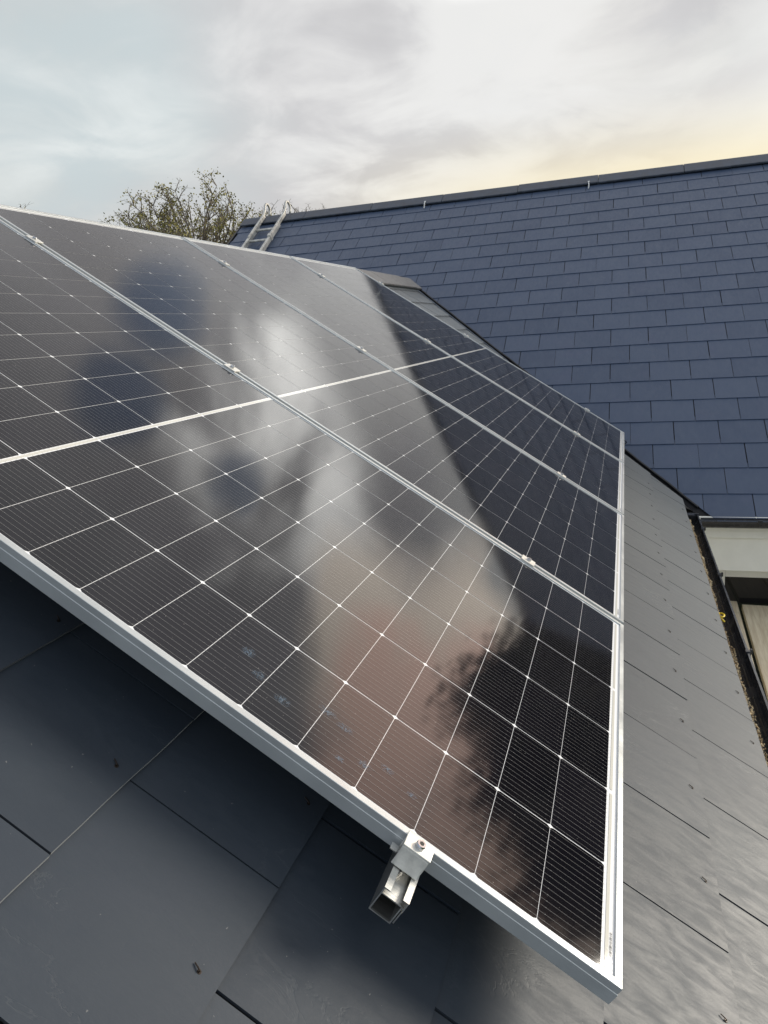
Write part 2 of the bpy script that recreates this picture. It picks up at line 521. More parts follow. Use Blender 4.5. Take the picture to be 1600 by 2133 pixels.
def slates(rows, x0, x1, w, phase, gap, seed, thick=0.0048, near=None):
    """rows: (tail y, visible height); local x along the course, y up the slope, z off the slope"""
    rng = random.Random(seed)
    bm = bmesh.new()
    ti = bm.faces.layers.float.new('tint_f')
    gr = bm.loops.layers.float_vector.new('grain') if hasattr(bm.loops.layers, 'float_vector') else None
    lay_t = bm.loops.layers.float_color.new('tint')
    data = []
    for r, (y, vis, odd) in enumerate(rows):
        x = x0 + ((phase[odd] - x0) % w) - w
        while x < x1:
            jx = rng.uniform(-0.0016, 0.0016)
            xa, xb = max(x + gap / 2 + jx, x0), min(x + w - gap / 2 + jx, x1)
            if xb - xa > 0.02:
                jz = rng.uniform(0, 0.0012)
                jy = rng.uniform(-0.0012, 0.0012)
                tw = rng.uniform(-0.0006, 0.0006)
                top0, top1 = 0.0100 + jz, 0.0100 - 0.0052 * (vis + 0.05) / vis
                ya, yb = y + jy, y + vis + 0.05
                nx, ny = 6, 3
                off = (rng.uniform(-40, 40), rng.uniform(-40, 40), rng.uniform(-40, 40))
                tint = rng.random()
                g = []
                for i in range(nx + 1):
                    fx = i / nx
                    col = []
                    for j in range(ny + 1):
                        fy = j / ny
                        px = xa + (xb - xa) * fx
                        py = ya + (yb - ya) * fy
                        if j == 0 and 0 < i < nx:
                            py += rng.uniform(-0.0007, 0.0007)
                        pz = top0 + (top1 - top0) * fy + tw * (fx * 2 - 1)
                        col.append(bm.verts.new((px, py, pz)))
                    g.append(col)
                fs = []
                for i in range(nx):
                    for j in range(ny):
                        fs.append(bm.faces.new((g[i][j], g[i + 1][j], g[i + 1][j + 1], g[i][j + 1])))
                lo = [bm.verts.new((g[i][0].co.x, g[i][0].co.y, g[i][0].co.z - thick)) for i in range(nx + 1)]
                for i in range(nx):
                    fs.append(bm.faces.new((lo[i], lo[i + 1], g[i + 1][0], g[i][0])))
                for i in (0, nx):
                    lb = [bm.verts.new((v.co.x, v.co.y, v.co.z - thick)) for v in g[i]]
                    for j in range(ny):
                        q = (g[i][j], g[i][j + 1], lb[j + 1], lb[j])
                        fs.append(bm.faces.new(q if i == 0 else q[::-1]))
                for f in fs:
                    for l in f.loops:
                        l[lay_t] = (tint, tint, tint, 1)
                        if gr is not None:
                            l[gr] = Vector((l.vert.co.x + off[0], l.vert.co.y + off[1], off[2]))
            x += w
    return bm

def finish_slates(bm):
    return bm

def cut(bm, mw, keep):
    """split along the valley and drop the faces for which keep(world centre) is False"""
    inv = mw.inverted()
    up = Vector((0, 0, 1))
    nrm = vd.cross(up).normalized()          # horizontal, square to the valley
    for off in keep['offs']:
        pc = inv @ (V0 + nrm * off)
        pn = (inv.to_3x3() @ nrm)
        bmesh.ops.bisect_plane(bm, geom=bm.verts[:] + bm.edges[:] + bm.faces[:], plane_co=pc, plane_no=pn, dist=1e-6)
    kill = [f for f in bm.faces if not keep['f'](mw @ f.calc_center_median(), nrm)]
    bmesh.ops.delete(bm, geom=kill, context='FACES')
    return bm

# --- near slope (under the panels)
rowsA = [(-0.527 + GA * k, GA, k % 2) for k in range(-0, 13)]
bm = slates(rowsA, -3.0, 7.6, 0.296, {1: 0.378, 0: 0.378 - 0.148}, 0.0042, 11)
nrm_side = lambda P, nr: (P - V0).dot(nr)
sgnA = 1 if (Vector((0, 0, 0)) - V0).dot(vd.cross(Vector((0, 0, 1))).normalized()) > 0 else -1
GAPA, GAPB = 0.052, 0.018
bm = cut(bm, SLOPE_A, dict(offs=[sgnA * GAPA], f=lambda P, nr: sgnA * nrm_side(P, nr) > GAPA))
roofA = under('slate_roof', bm, M['slate'], SLOPE_A)
tag(roofA, "near slope of grey slates running under the solar panels")
# underlay a little below
bm = bmesh.new()
box(bm, -3.0, 7.4, -0.515, 2.50, -0.03, -0.004)
bm = cut(bm, SLOPE_A, dict(offs=[sgnA * 0.09], f=lambda P, nr: sgnA * nrm_side(P, nr) > 0.09))
under('roof_deck', bm, M['underlay'], SLOPE_A)
# back slope
SR = 2.535                                    # the ridge, measured up the near slope
RIDGE_Y = SR * cT + D * sT
RIDGE_Z = SR * sT - D * cT
BACK = Matrix.Translation((0, RIDGE_Y, RIDGE_Z)) @ Matrix.Rotation(-TH, 4, 'X')
bm = slates([(0.0, 0.23, 0)], -3.0, 7.0, 0.296, {0: 0.1, 1: 0.25}, 0.004, 5)
bm.free()
bm = bmesh.new()
box(bm, -3.0, 9.0, 0.0, 3.05, -0.03, 0.0)
under('slate_roof', bm, M['underlay'], BACK)
MB = Matrix.Translation((0, 2 * RIDGE_Y, 0)) @ Matrix.Scale(-1, 4, (0, 1, 0))

# --- far slope (the other wing)
tails = [-1, 0, 1, 2, 3, 4, 5, 6, 7, 8, 9, 10, 11, 12, 13, 14, 15, 16, 17, 18, 19]
rowsB = [(k * GB, GB, k % 2) for k in tails]
bm = slates(rowsB, -5.12, 2.10, 0.300, {0: 0.0, 1: 0.15}, 0.0052, 23, thick=0.0082)
def keepB(P, nr):
    if P.y > RIDGE_Y:
        return True
    return sgnA * nrm_side(P, nr) < -GAPB
bm = cut(bm, SLOPE_B, dict(offs=[-sgnA * GAPB], f=keepB))
roofB = under('slate_roof', bm, M['slate_sky_tint'], SLOPE_B)
tag(roofB, "dark sky-tinted slate slope rising behind the solar panels to the higher ridge")
bm = bmesh.new()
box(bm, -5.10, 2.09, -0.235, 5.02, -0.03, -0.004)
bm = cut(bm, SLOPE_B, dict(offs=[-sgnA * 0.05], f=lambda P, nr: P.y > RIDGE_Y or sgnA * nrm_side(P, nr) < -0.05))
under('roof_deck', bm, M['underlay'], SLOPE_B)
EB = 19.46 * GB + 0.20                        # ridge line, measured up the far slope
PB = OB + UPB * EB
RB_X, RB_Z = PB.x, PB.z
bm = bmesh.new()
box(bm, -5.10, 2.09, 0, 5.3, -0.03, 0.0)
tmpM = Matrix(((EXB.x, math.cos(PHI), math.sin(PHI), PB.x), (EXB.y, 0, 0, PB.y), (0, -math.sin(PHI), math.cos(PHI), PB.z), (0, 0, 0, 1)))
under('slate_roof', bm, M['underlay'], tmpM)

# --- verge trim at the left gable of the far slope
bm = bmesh.new()
box(bm, -5.145, -5.122, -0.26, EB, -0.09, 0.016)
under('verge_trim', bm, M['black_grp'], SLOPE_B)
bm = bmesh.new()
box(bm, 2.102, 2.125, -0.26, EB, -0.09, 0.016)
under('verge_trim', bm, M['black_grp'], SLOPE_B)

# --- ridge caps: angled tiles, butted piece by piece
def ridge(length, piece, pitch, wing, lift, th, gap, rng):
    """local x along the ridge, z up; two wings falling at the roof pitch"""
    bm = bmesh.new()
    x = 0.0
    while x < length - 0.05:
        x2 = min(x + piece, length)
        j = rng.uniform(-0.003, 0.003)
        c, s = math.cos(pitch), math.sin(pitch)
        top = [(-wing * c, -wing * s), (-0.03 * c, -0.03 * s + 0.001), (0, -0.006), (0.03 * c, -0.03 * s + 0.001), (wing * c, -wing * s)]
        bot = [(wing * c - th * s, -wing * s - th * c), (0, -th * 1.35), (-wing * c + th * s, -wing * s - th * c)]
        prof = top + bot
        extrude_profile(bm, prof, lambda p, x=x: (x + gap / 2, p[0], p[1] + lift + j), lambda p, x2=x2: (x2 - gap / 2, p[0], p[1] + lift + j))
        x = x2
    return bm
rg = random.Random(3)
bm = ridge(10.15, 0.46, TH, 0.245, 0.048, 0.020, 0.004, rg)
capA = under('ridge_cap', bm, M['ridge_grey'], Matrix.Translation((-3.0, RIDGE_Y, RIDGE_Z)), bevel=0.005)
tag(capA, "pale grey angled ridge tiles on the lower ridge beyond the panels")
capM = Matrix(((EXB.x, -EXB.y, 0, PB.x), (EXB.y, EXB.x, 0, PB.y), (0, 0, 1, PB.z), (0, 0, 0, 1)))
bm = ridge(7.22, 0.90, PHI, 0.20, 0.052, 0.022, 0.003, rg)
capB = under('ridge_cap', bm, M['ridge_blue'], capM @ Matrix.Translation((-5.12, 0, 0)), bevel=0.006)
tag(capB, "dark blue angled ridge cap along the top of the far slope")
# white ridge fixings with pale runs below
for i, xl in enumerate((-2.62, -0.72)):
    bm = bmesh.new()
    mwl = SLOPE_B
    y0 = EB - 0.17
    box(bm, xl - 0.004, xl + 0.004, y0 - 0.022, y0 + 0.010, 0.050, 0.060)
    tube(bm, [(xl, y0 - 0.03, 0.058), (xl + 0.004, y0 - 0.06, 0.05), (xl - 0.002, y0 - 0.085, 0.020)], 0.006, 6)
    box(bm, xl - 0.011, xl + 0.011, y0 + 0.005, y0 + 0.018, 0.052, 0.060)
    tag(under('ridge_fixing', bm, M['white_bit'], mwl), "white ridge fixing sticking out under the dark cap")

# --- valley trough
bm = bmesh.new()
up = Vector((0, 0, 1))
nh = vd.cross(up).normalized() * sgnA         # horizontal, towards the near slope
inA = nh.copy(); inA -= NA * inA.dot(NA); inA.normalize()    # in the near slope
inB = -nh; inB = inB - NB * inB.dot(NB); inB.normalize()     # in the far slope
p0, p1 = valley(-0.47), valley(RIDGE_Z + 0.02)
def vprof(P):
    return [P + inA * 0.12 - NA * 0.012, P + inA * 0.045 - NA * 0.014, P - up * 0.035, P + inB * 0.030 - NB * 0.020, P + inB * 0.11 - NB * 0.012]
nseg = 30
rows_ = []
for i in range(nseg + 1):
    P = p0.lerp(p1, i / nseg)
    rows_.append([bm.verts.new(q + up * random.uniform(-0.001, 0.001)) for q in vprof(P)])
for a, b in zip(rows_, rows_[1:]):
    for k in range(4):
        bm.faces.new((a[k], a[k + 1], b[k + 1], b[k]))
valley_o = under('valley_trough', bm, M['black_grp'])
# raised rubber edge along the far side of the trough
bm = bmesh.new()
pts = []
for i in range(nseg + 1):
    P = p0.lerp(p1, i / nseg)
    pts.append(P + inB * 0.012 + up * (0.012 + random.uniform(-0.002, 0.002)) + inB * random.uniform(-0.002, 0.002))
tube(bm, pts, 0.009, 6)
tag(under('valley_seal', bm, M['black_grp']), "black raised seal along the far edge of the valley")
# metal-bright fillet on the near side, upper part of the valley
bm = bmesh.new()
q0, q1 = valley(0.45), valley(RIDGE_Z - 0.05)
pr = []
for i in range(13):
    P = q0.lerp(q1, i / 12)
    wv = 0.012 + 0.055 * (i / 12) ** 0.8
    pr.append([bm.verts.new(v) for v in (P + inA * (0.058 + wv * 0.6) + NA * 0.012, P + inA * 0.050 + NA * 0.0135, P + inA * 0.028 - NA * 0.002)])
for a, b in zip(pr, pr[1:]):
    for k in range(2):
        bm.faces.new((a[k], a[k + 1], b[k + 1], b[k]))
under('valley_fillet', bm, M['lead'])

# --- gutters
def half_round(cx, cz, r, th, axis, a, b, ang0=R(180), ang1=R(360), n=16):
    bm = bmesh.new()
    outer, inner = [], []
    for i in range(n + 1):
        t_ = ang0 + (ang1 - ang0) * i / n
        outer.append((cx + r * math.cos(t_), cz + r * math.sin(t_)))
        inner.append((cx + (r - th) * math.cos(t_), cz + (r - th) * math.sin(t_)))
    bead = [(cx + r * math.cos(ang1) + 0.003, cz + 0.002), (cx + r * math.cos(ang1) + 0.002, cz + 0.006), (cx + (r - th) * math.cos(ang1) - 0.002, cz + 0.005)]
    prof = outer + bead + inner[::-1]
    if axis == 'X':
        extrude_profile(bm, prof, lambda p: (a, p[0], p[1]), lambda p: (b, p[0], p[1]))
    else:
        extrude_profile(bm, prof, lambda p: (p[0], a, p[1]), lambda p: (p[0], b, p[1]))
    return bm
GY, GZR, GR = -0.383, -0.452, 0.058
bm = half_round(-GY, GZR, GR, 0.003, 'X', -3.0, 4.06)
for v in bm.verts:
    v.co.y = -v.co.y
bmesh.ops.reverse_faces(bm, faces=bm.faces[:])
gutA = under('gutter', bm, M['black_pvc'], smooth=False)
tag(gutA, "black half round gutter full of tan debris under the near eave")
for gx in (1.15, 2.02, 2.90, 3.72):
    bm = bmesh.new()
    oy = GY - GR
    box(bm, gx - 0.011, gx + 0.011, oy - 0.008, oy + 0.010, GZR - 0.018, GZR + 0.010)
    box(bm, gx - 0.006, gx + 0.006, oy - 0.014, oy - 0.006, GZR - 0.004, GZR + 0.016)
    o = under('gutter_clip', bm, M['black_pvc'], bevel=0.002)
    adopt(o, gutA)
# joint bracket at the far end with the stop end
bm = bmesh.new()
box(bm, 4.045, 4.060, GY - GR - 0.004, GY + GR, GZR - 0.06, GZR + 0.012)
box(bm, 4.0, 4.06, GY - 0.035, GY + 0.030, GZR + 0.004, GZR + 0.014)
o = under('stop_end', bm, M['black_pvc']); adopt(o, gutA)
FX = 4.205                                    # face of the far wing's fascia
bm = half_round(-(FX - 0.070), -0.502, 0.050, 0.003, 'Y', -0.47, -2.47)
for v in bm.verts:
    v.co.x = -v.co.x
bmesh.ops.reverse_faces(bm, faces=bm.faces[:])
gutB = under('gutter', bm, M['black_pvc'])
tag(gutB, "black gutter under the blue slope above the white fascia")
for gy in (-0.80, -1.6):
    bm = bmesh.new()
    box(bm, FX - 0.128, FX - 0.112, gy - 0.012, gy + 0.012, -0.515, -0.488)
    o = under('gutter_clip', bm, M['black_pvc'], bevel=0.002); adopt(o, gutB)

# --- fascias, walls, opening below the far eave
bm = bmesh.new(); box(bm, FX, FX + 0.02, -2.44, -0.30, -0.640, -0.50)
tag(under('fascia', bm, M['white_paint'], bevel=0.003), "upper white fascia board behind the gutter")
bm = bmesh.new(); box(bm, FX + 0.026, FX + 0.046, -2.44, -0.30, -0.868, -0.6405)
tag(under('fascia', bm, M['white_paint'], bevel=0.003), "deep lower white fascia board")
bm = bmesh.new(); box(bm, FX + 0.046, 4.46, -2.44, -0.30, -0.866, -0.852)
under('soffit', bm, M['white_paint'])
bm = bmesh.new(); box(bm, -2.95, FX, -0.318, -0.300, -0.64, -0.44)
tag(under('fascia', bm, M['white_paint']), "white board behind the debris filled gutter")
def prism(bm, x0, x1, pts):
    extrude_profile(bm, pts, lambda p: (x0, p[0], p[1]), lambda p: (x1, p[0], p[1]))
bm = bmesh.new()
prism(bm, -2.85, 8.8, [(-0.12, GZ), (-0.12, -0.50), (RIDGE_Y, RIDGE_Z - 0.16), (2 * RIDGE_Y + 0.12, -0.50), (2 * RIDGE_Y + 0.12, GZ)])
under('wall', bm, M['render'])
bm = bmesh.new()
pts = [(4.46, GZ), (4.46, -0.60), (RB_X, RB_Z - 0.17), (2 * RB_X - 4.46, -0.60), (2 * RB_X - 4.46, GZ)]
extrude_profile(bm, pts, lambda p: (p[0], -2.35, p[1]), lambda p: (p[0], 4.95, p[1]))
under('wall', bm, M['render'])
WX = 4.455
bm = bmesh.new()
win = []
yl, yr, zt, zb = -0.588, -2.10, -0.885, -2.60
box(bm, WX - 0.05, WX, yl - 0.07, yl, zb, zt)
box(bm, WX - 0.05, WX, yr, yr + 0.07, zb, zt)
box(bm, WX - 0.05, WX, yr + 0.07, yl - 0.07, zt - 0.085, zt)
box(bm, WX - 0.05, WX, yr + 0.07, yl - 0.07, zb, zb + 0.07)
window = under('window', bm, M['white_paint'], bevel=0.004)
tag(window, "wide dark opening with a pale post under the white fascia")
bm = bmesh.new(); box(bm, WX - 0.022, WX - 0.012, yr + 0.07, yl - 0.07, zb + 0.07, zt - 0.085)
o = under('pane', bm, M['pane']); adopt(o, window)

# --- rivets at the tails of the near slates
def rivet_bm():
    bm = bmesh.new()
    disc(bm, (0, 0, 0), 0.0036, 0.0010, 14)
    a = rr.uniform(-0.5, 0.5)
    d = Vector((math.sin(a) * 0.25 + 0.55, math.cos(a), 0)).normalized()
    tube(bm, [(0, 0, 0.0), Vector((0, 0, 0.0035)), d * 0.004 + Vector((0, 0, 0.0034)), d * 0.013 + Vector((0, 0, 0.0022))], [0.0012, 0.0013, 0.0012, 0.0010], 6)
    return bm
rr = random.Random(9)
riv = []
for k in (0, 1, 4, 5, 6):
    ph = (0.378 if k % 2 else 0.23) + 0.148
    for i in range(-6, 16):
        x = ph + i * 0.296
        s = -0.527 + GA * k + 0.026
        if (k in (0, 1) and -0.2 < x < 4.1) or (k == 2 and -0.35 < x < 0.25) or (k >= 4 and -0.6 < x < 0.1):
            riv.append((x, s))
for x, s in riv:
    under('rivet', rivet_bm(), M['copper'], SLOPE_A @ Matrix.Translation((x, s, 0.0098)) @ Matrix.Scale(0.8, 4))

# ------------------------------------------------------------------ debris in the gutter
bm = bmesh.new()
lt = bm.loops.layers.float_color.new('tint')
rd = random.Random(21)
def bit(c, r, tint):
    ax = Vector((rd.gauss(0, 1), rd.gauss(0, 1), rd.gauss(0, 1))).normalized()
    u = ax.orthogonal().normalized(); w = ax.cross(u)
    e3 = rd.uniform(0.35, 1.0)
    base = [c + (u * math.cos(a) + w * math.sin(a) * e3) * r for a in (0.2, 1.6, 3.2, 4.7)]
    tip = [c + ax * r * 0.6, c - ax * r * 0.6]
    vb = [bm.verts.new(p) for p in base]
    vt = [bm.verts.new(p) for p in tip]
    for k in range(4):
        for q, fl in ((vt[0], 0), (vt[1], 1)):
            f = bm.faces.new((vb[k], vb[(k + 1) % 4], q) if not fl else (vb[(k + 1) % 4], vb[k], q))
            for l in f.loops:
                l[lt] = (tint, tint, tint, 1)
x = -2.95
while x < 3.98:
    wdt = 0.040 + 0.014 * noise.noise(Vector((x * 2.3, 3.1, 0))) + 0.010 * noise.noise(Vector((x * 9.0, 0.1, 4)))
    pale = 0.5 + 0.5 * noise.noise(Vector((x * 1.9, 7.7, 1.2))) + (0.25 if x > 3.0 else 0)
    for _ in range(9):
        f = rd.random()
        y = -0.350 - f * (wdt + 0.004)
        z = -0.456 - 0.010 * f + 0.010 * noise.noise(Vector((x * 14, y * 40, 0))) + rd.uniform(-0.003, 0.004)
        tint = min(1, max(0, rd.gauss(pale * 0.75, 0.28)))
        bit(Vector((x + rd.uniform(-0.01, 0.01), y, z)), rd.uniform(0.0022, 0.0058), tint)
    x += 0.0055 if x > 0.7 else 0.010
for _ in range(26):
    bit(Vector((1.78 + rd.uniform(-0.06, 0.08), -0.405 + rd.uniform(-0.02, 0.012), -0.503 + rd.uniform(0.0, 0.004))), rd.uniform(0.002, 0.004), 1.0)
for v in ((-0.345, -0.49), (-0.39, -0.508)):
    pass
q = [(-2.95, -0.340, -0.462), (3.98, -0.340, -0.462), (3.98, -0.380, -0.474), (-2.95, -0.380, -0.474)]
f = quad(bm, q)
for l in f.loops:
    l[lt] = (0.35, 0.35, 0.35, 1)
tag(obj('gutter_debris', bm, M['debris']), "crumbly tan moss and grit lying along the gutter", "debris", kind='stuff')

# yellow loop lying on the debris
bm = bmesh.new()
cy = Vector((2.36, -0.384, -0.452))
pts = [cy + Vector((0.030 * math.cos(a), 0.014 * math.sin(a), 0.006 + 0.008 * math.sin(a * 0.5))) for a in [i * 2 * math.pi / 20 for i in range(20)]]
pts += [cy + Vector((0.030, 0.002, 0.004)), cy + Vector((0.005, 0.004, 0.002)), cy + Vector((-0.045, -0.010, 0.0))]
tube(bm, pts, 0.0035, 6)
tag(obj('plastic_loop', bm, M['yellow'], smooth=True), "small yellow plastic loop lying on the gutter debris", "loop")

# ------------------------------------------------------------------ scaffold boards below the eave
board_defs = [(-0.520, 0.222, 4.44, "inner scaffold board partly hidden by the gutter"),
              (-0.765, 0.225, 4.37, "middle scaffold board right of the dark gap, split at its end"),
              (-1.000, 0.225, 4.40, "outer scaffold board cut off by the photo's right edge")]
for y0, wd, xe, lab in board_defs:
    bm = bmesh.new()
    box(bm, -4.2, 0.0, -wd, 0.0, -0.038, 0.0)
    bmesh.ops.subdivide_edges(bm, edges=[e_ for e_ in bm.edges if abs(e_.verts[0].co.x - e_.verts[1].co.x) > 1], cuts=10, use_grid_fill=True)
    for v in bm.verts:
        v.co.z += 0.004 * noise.noise(v.co * 0.7 + Vector((y0 * 9, 0, 0)))
    if 'split' in lab:
        box(bm, -0.55, 0.002, -0.1025, -0.1005, -0.03, 0.0012)
    o = obj('scaffold_board', bm, M['wood'], bevel=0.003)
    o.location = (xe, y0, -1.15)
    o.rotation_euler = (0, 0, R(-2.2))
    tag(o, lab, "board", "scaffold boards below the eave")

# ------------------------------------------------------------------ solar panels
PWD, PLN, PG = 1.134, 2.278, 0.01486
FH = 0.030
def panel_parts():
    out = []
    # frame: mitred aluminium section
    prof = [(0.0112, -0.0036), (0.0112, -0.0004), (0.0108, 0.0), (0.0014, 0.0), (0.0008, -0.0006), (0.0008, -0.0106), (0.0001, -0.0110), (0.0, -0.0116), (0.0, -FH), (0.026, -FH), (0.026, -FH + 0.0016), (0.0030, -FH + 0.0016), (0.0030, -0.0060), (0.0112, -0.0060)]
    bm = bmesh.new()
    cor = [((0, 0), (1, 1)), ((PWD, 0), (-1, 1)), ((PWD, PLN), (-1, -1)), ((0, PLN), (1, -1))]
    def at(i):
        (cx, cy_), (sx, sy) = cor[i]
        return lambda p: (cx + sx * p[0], cy_ + sy * p[0], p[1])
    for i in range(4):
        extrude_profile(bm, prof, at(i), at((i + 1) % 4), caps=False)
    out.append(('frame', bm, M['anod']))
    # backsheet seen through the glass
    bm = bmesh.new()
    box(bm, 0.006, PWD - 0.006, 0.006, PLN - 0.006, -0.0058, -0.0036)
    out.append(('backsheet', bm, M['backsheet']))
    # cells
    pitch = 0.184
    mid = 0.0094
    rp = (PLN - 0.06 - mid) / 24
    cg, rg_, ch = 0.0020, 0.0010, 0.0050
    bm = bmesh.new()
    lt = bm.loops.layers.float_color.new('tint')
    rc = random.Random(4)
    zc = -0.0032
    for c in range(6):
        for r in range(24):
            x0 = 0.015 + c * pitch + cg / 2
            x1 = 0.015 + (c + 1) * pitch - cg / 2
            y0 = 0.030 + r * rp + (mid if r >= 12 else 0) + rg_ / 2
            y1 = y0 + rp - rg_
            pts = [(x0 + ch * 0.55, y0), (x1 - ch * 0.55, y0), (x1, y0 + ch), (x1, y1 - ch), (x1 - ch * 0.55, y1), (x0 + ch * 0.55, y1), (x0, y1 - ch), (x0, y0 + ch)]
            f = quad(bm, [(a, b, zc) for a, b in pts])
            tv = rc.random()
            for l in f.loops:
                l[lt] = (tv, tv, tv, 1)
    out.append(('cell_sheet', bm, M['cell']))
    # round wires: sixteen to a cell column
    bm = bmesh.new()
    zw = -0.0029
    for c in range(6):
        for k in range(16):
            x = 0.015 + c * pitch + cg / 2 + (k + 0.5) * (pitch - cg) / 16
            for ya, yb in ((0.0275, 0.030 + 12 * rp + 0.002), (0.030 + 12 * rp + mid - 0.002, PLN - 0.0275)):
                quad(bm, [(x - 0.00020, ya, zw), (x + 0.00020, ya, zw), (x + 0.00020, yb, zw), (x - 0.00020, yb, zw)])
            for r in range(25):
                yc = 0.030 + r * rp + (mid if r > 12 else mid / 2 if r == 12 else 0)
                for dy in (-0.010, 0.010):
                    if 0.03 < yc + dy < PLN - 0.03:
                        quad(bm, [(x - 0.00045, yc + dy - 0.0008, zw + 0.0001), (x + 0.00045, yc + dy - 0.0008, zw + 0.0001), (x + 0.00045, yc + dy + 0.0008, zw + 0.0001), (x - 0.00045, yc + dy + 0.0008, zw + 0.0001)])
    out.append(('busbar_wire', bm, M['wire']))
    # wide ribbons across the middle and at both ends
    ym = 0.030 + 12 * rp + mid / 2
    strips = [(a, b, ym) for a, b in ((0.018, 0.385), (0.389, 0.753), (0.757, PWD - 0.018))]
    for yb in (0.0225, PLN - 0.0225):
        strips += [(0.02 + c * 0.368, 0.02 + (c + 1) * 0.368 - 0.012, yb) for c in range(3)]
    for a, b, yb in strips:
        bm = bmesh.new()
        quad(bm, [(a, yb - 0.0026, zw), (b, yb - 0.0026, zw), (b, yb + 0.0026, zw), (a, yb + 0.0026, zw)])
        out.append(('ribbon', bm, M['ribbon']))
    # printed serial strip in the lower corner
    bm = bmesh.new()
    rb = random.Random(8)
    x = 0.040
    while x < 0.080:
        w_ = rb.choice((0.0004, 0.0007, 0.0011))
        quad(bm, [(x, 0.0150, zw + 0.0001), (x + w_, 0.0150, zw + 0.0001), (x + w_, 0.0185, zw + 0.0001), (x, 0.0185, zw + 0.0001)])
        x += w_ + rb.choice((0.0005, 0.0008, 0.0013))
    out.append(('barcode', bm, M['print']))
    return out

root = tag(empty('solar_panel', mw=PANEL), "nearest solar panel, whole front frame edge in view", "solar panel", "solar panels on the slate roof")
parts = [obj(nm, b, m, root) for nm, b, m in panel_parts()]
for o in parts:
    if o.name.startswith('frame'):
        pass
labs = ["second solar panel from the viewer, behind the nearest one", "third solar panel from the viewer, next to the farthest one", "farthest solar panel, beside the valley and blue slates"]
for i, lb in enumerate(labs):
    c = root.copy(); COL.objects.link(c)
    c.matrix_world = Matrix.Translation(((i + 1) * (PWD + PG), 0, 0)) @ PANEL
    c['label'] = lb
    for p_ in parts:
        d_ = p_.copy(); COL.objects.link(d_); d_.parent = c
# finger smudges on the nearest glass
for (x, s, r, e_) in [(0.075, 0.545, 0.013, 1.2), (0.113, 0.485, 0.012, 1.5), (0.105, 0.452, 0.010, 1.6), (0.065, 0.402, 0.011, 1.2), (0.085, 0.372, 0.009, 1.4), (0.07, 0.327, 0.008, 1.3), (0.12, 0.63, 0.016, 0.8), (0.045, 0.435, 0.008, 1.2), (0.09, 0.595, 0.014, 0.9)]:
    bm = bmesh.new()
    lt = bm.loops.layers.float_color.new('tint')
    ctr = bm.verts.new((x, s, -0.0024))
    ring = [bm.verts.new((x + r * math.cos(a) * 0.8, s + r * e_ * math.sin(a), -0.0024)) for a in [i * 2 * math.pi / 18 for i in range(18)]]
    for i in range(18):
        f = bm.faces.new((ctr, ring[i], ring[(i + 1) % 18]))
        for l in f.loops:
            tv = 1.0 if l.vert is ctr else 0.0
            l[lt] = (tv, tv, tv, 1)
    obj('smudge', bm, M['smudge'], root)

# ------------------------------------------------------------------ rails
RS = (0.2895, 1.300, 2.036)
X_END = 3 * (PWD + PG) + PWD
def rail_bm(x0, x1):
    bm = bmesh.new()
    # section (s, n): hollow box below, slotted channel with inward lips above
    def bar(a, b, c, d):
        box(bm, x0, x1, a, b, c, d)
    L, Rr = 0.0175, -0.0140
    t_ = 0.0017
    bar(L - t_, L, -0.0740, -0.0312)              # upslope web
    bar(Rr, Rr + t_, -0.0740, -0.0440)            # downslope web of the box
    bar(Rr + t_, L - t_, -0.0740, -0.0740 + t_)   # bottom
    bar(Rr + t_, L - t_, -0.0425, -0.0425 + t_)   # slot floor
    bar(L - 0.0085, L - t_, -0.0330, -0.0313)     # upper lip
    bar(Rr - 0.0035, Rr + 0.0050, -0.0330, -0.0313)     # lower lip
    bar(Rr - 0.0035, Rr - 0.0035 + t_, -0.0480, -0.0330)  # outer flange
    bar(Rr - 0.0035 + t_, Rr + t_ - 0.0001, -0.0442, -0.0426)
    bar(Rr - 0.0030, Rr - 0.0014, -0.070, -0.0490)
    return bm
rail_labels = ["lowest aluminium rail, its hollow cut end sticking out past the front frame", "middle aluminium rail hidden beneath the solar panels", "topmost aluminium rail beneath the solar panels"]
for s, lb in zip(RS, rail_labels):
    rt = tag(empty('mounting_rail', mw=PANEL @ Matrix.Translation((0, s, 0))), lb, "rail", "rails under the solar panels")
    obj('rail_section', rail_bm(-0.060, X_END + 0.05), M['alu'], rt)
    for hx in (0.42, 1.5, 2.6, 3.7, 4.5):
        bm = bmesh.new()
        box(bm, hx - 0.015, hx + 0.015, -0.022, -0.018, -0.124, -0.050)
        box(bm, hx - 0.015, hx + 0.015, -0.018, 0.14, -0.1275, -0.1235)
        obj('roof_hook', bm, M['alu'], rt, bevel=0.001)

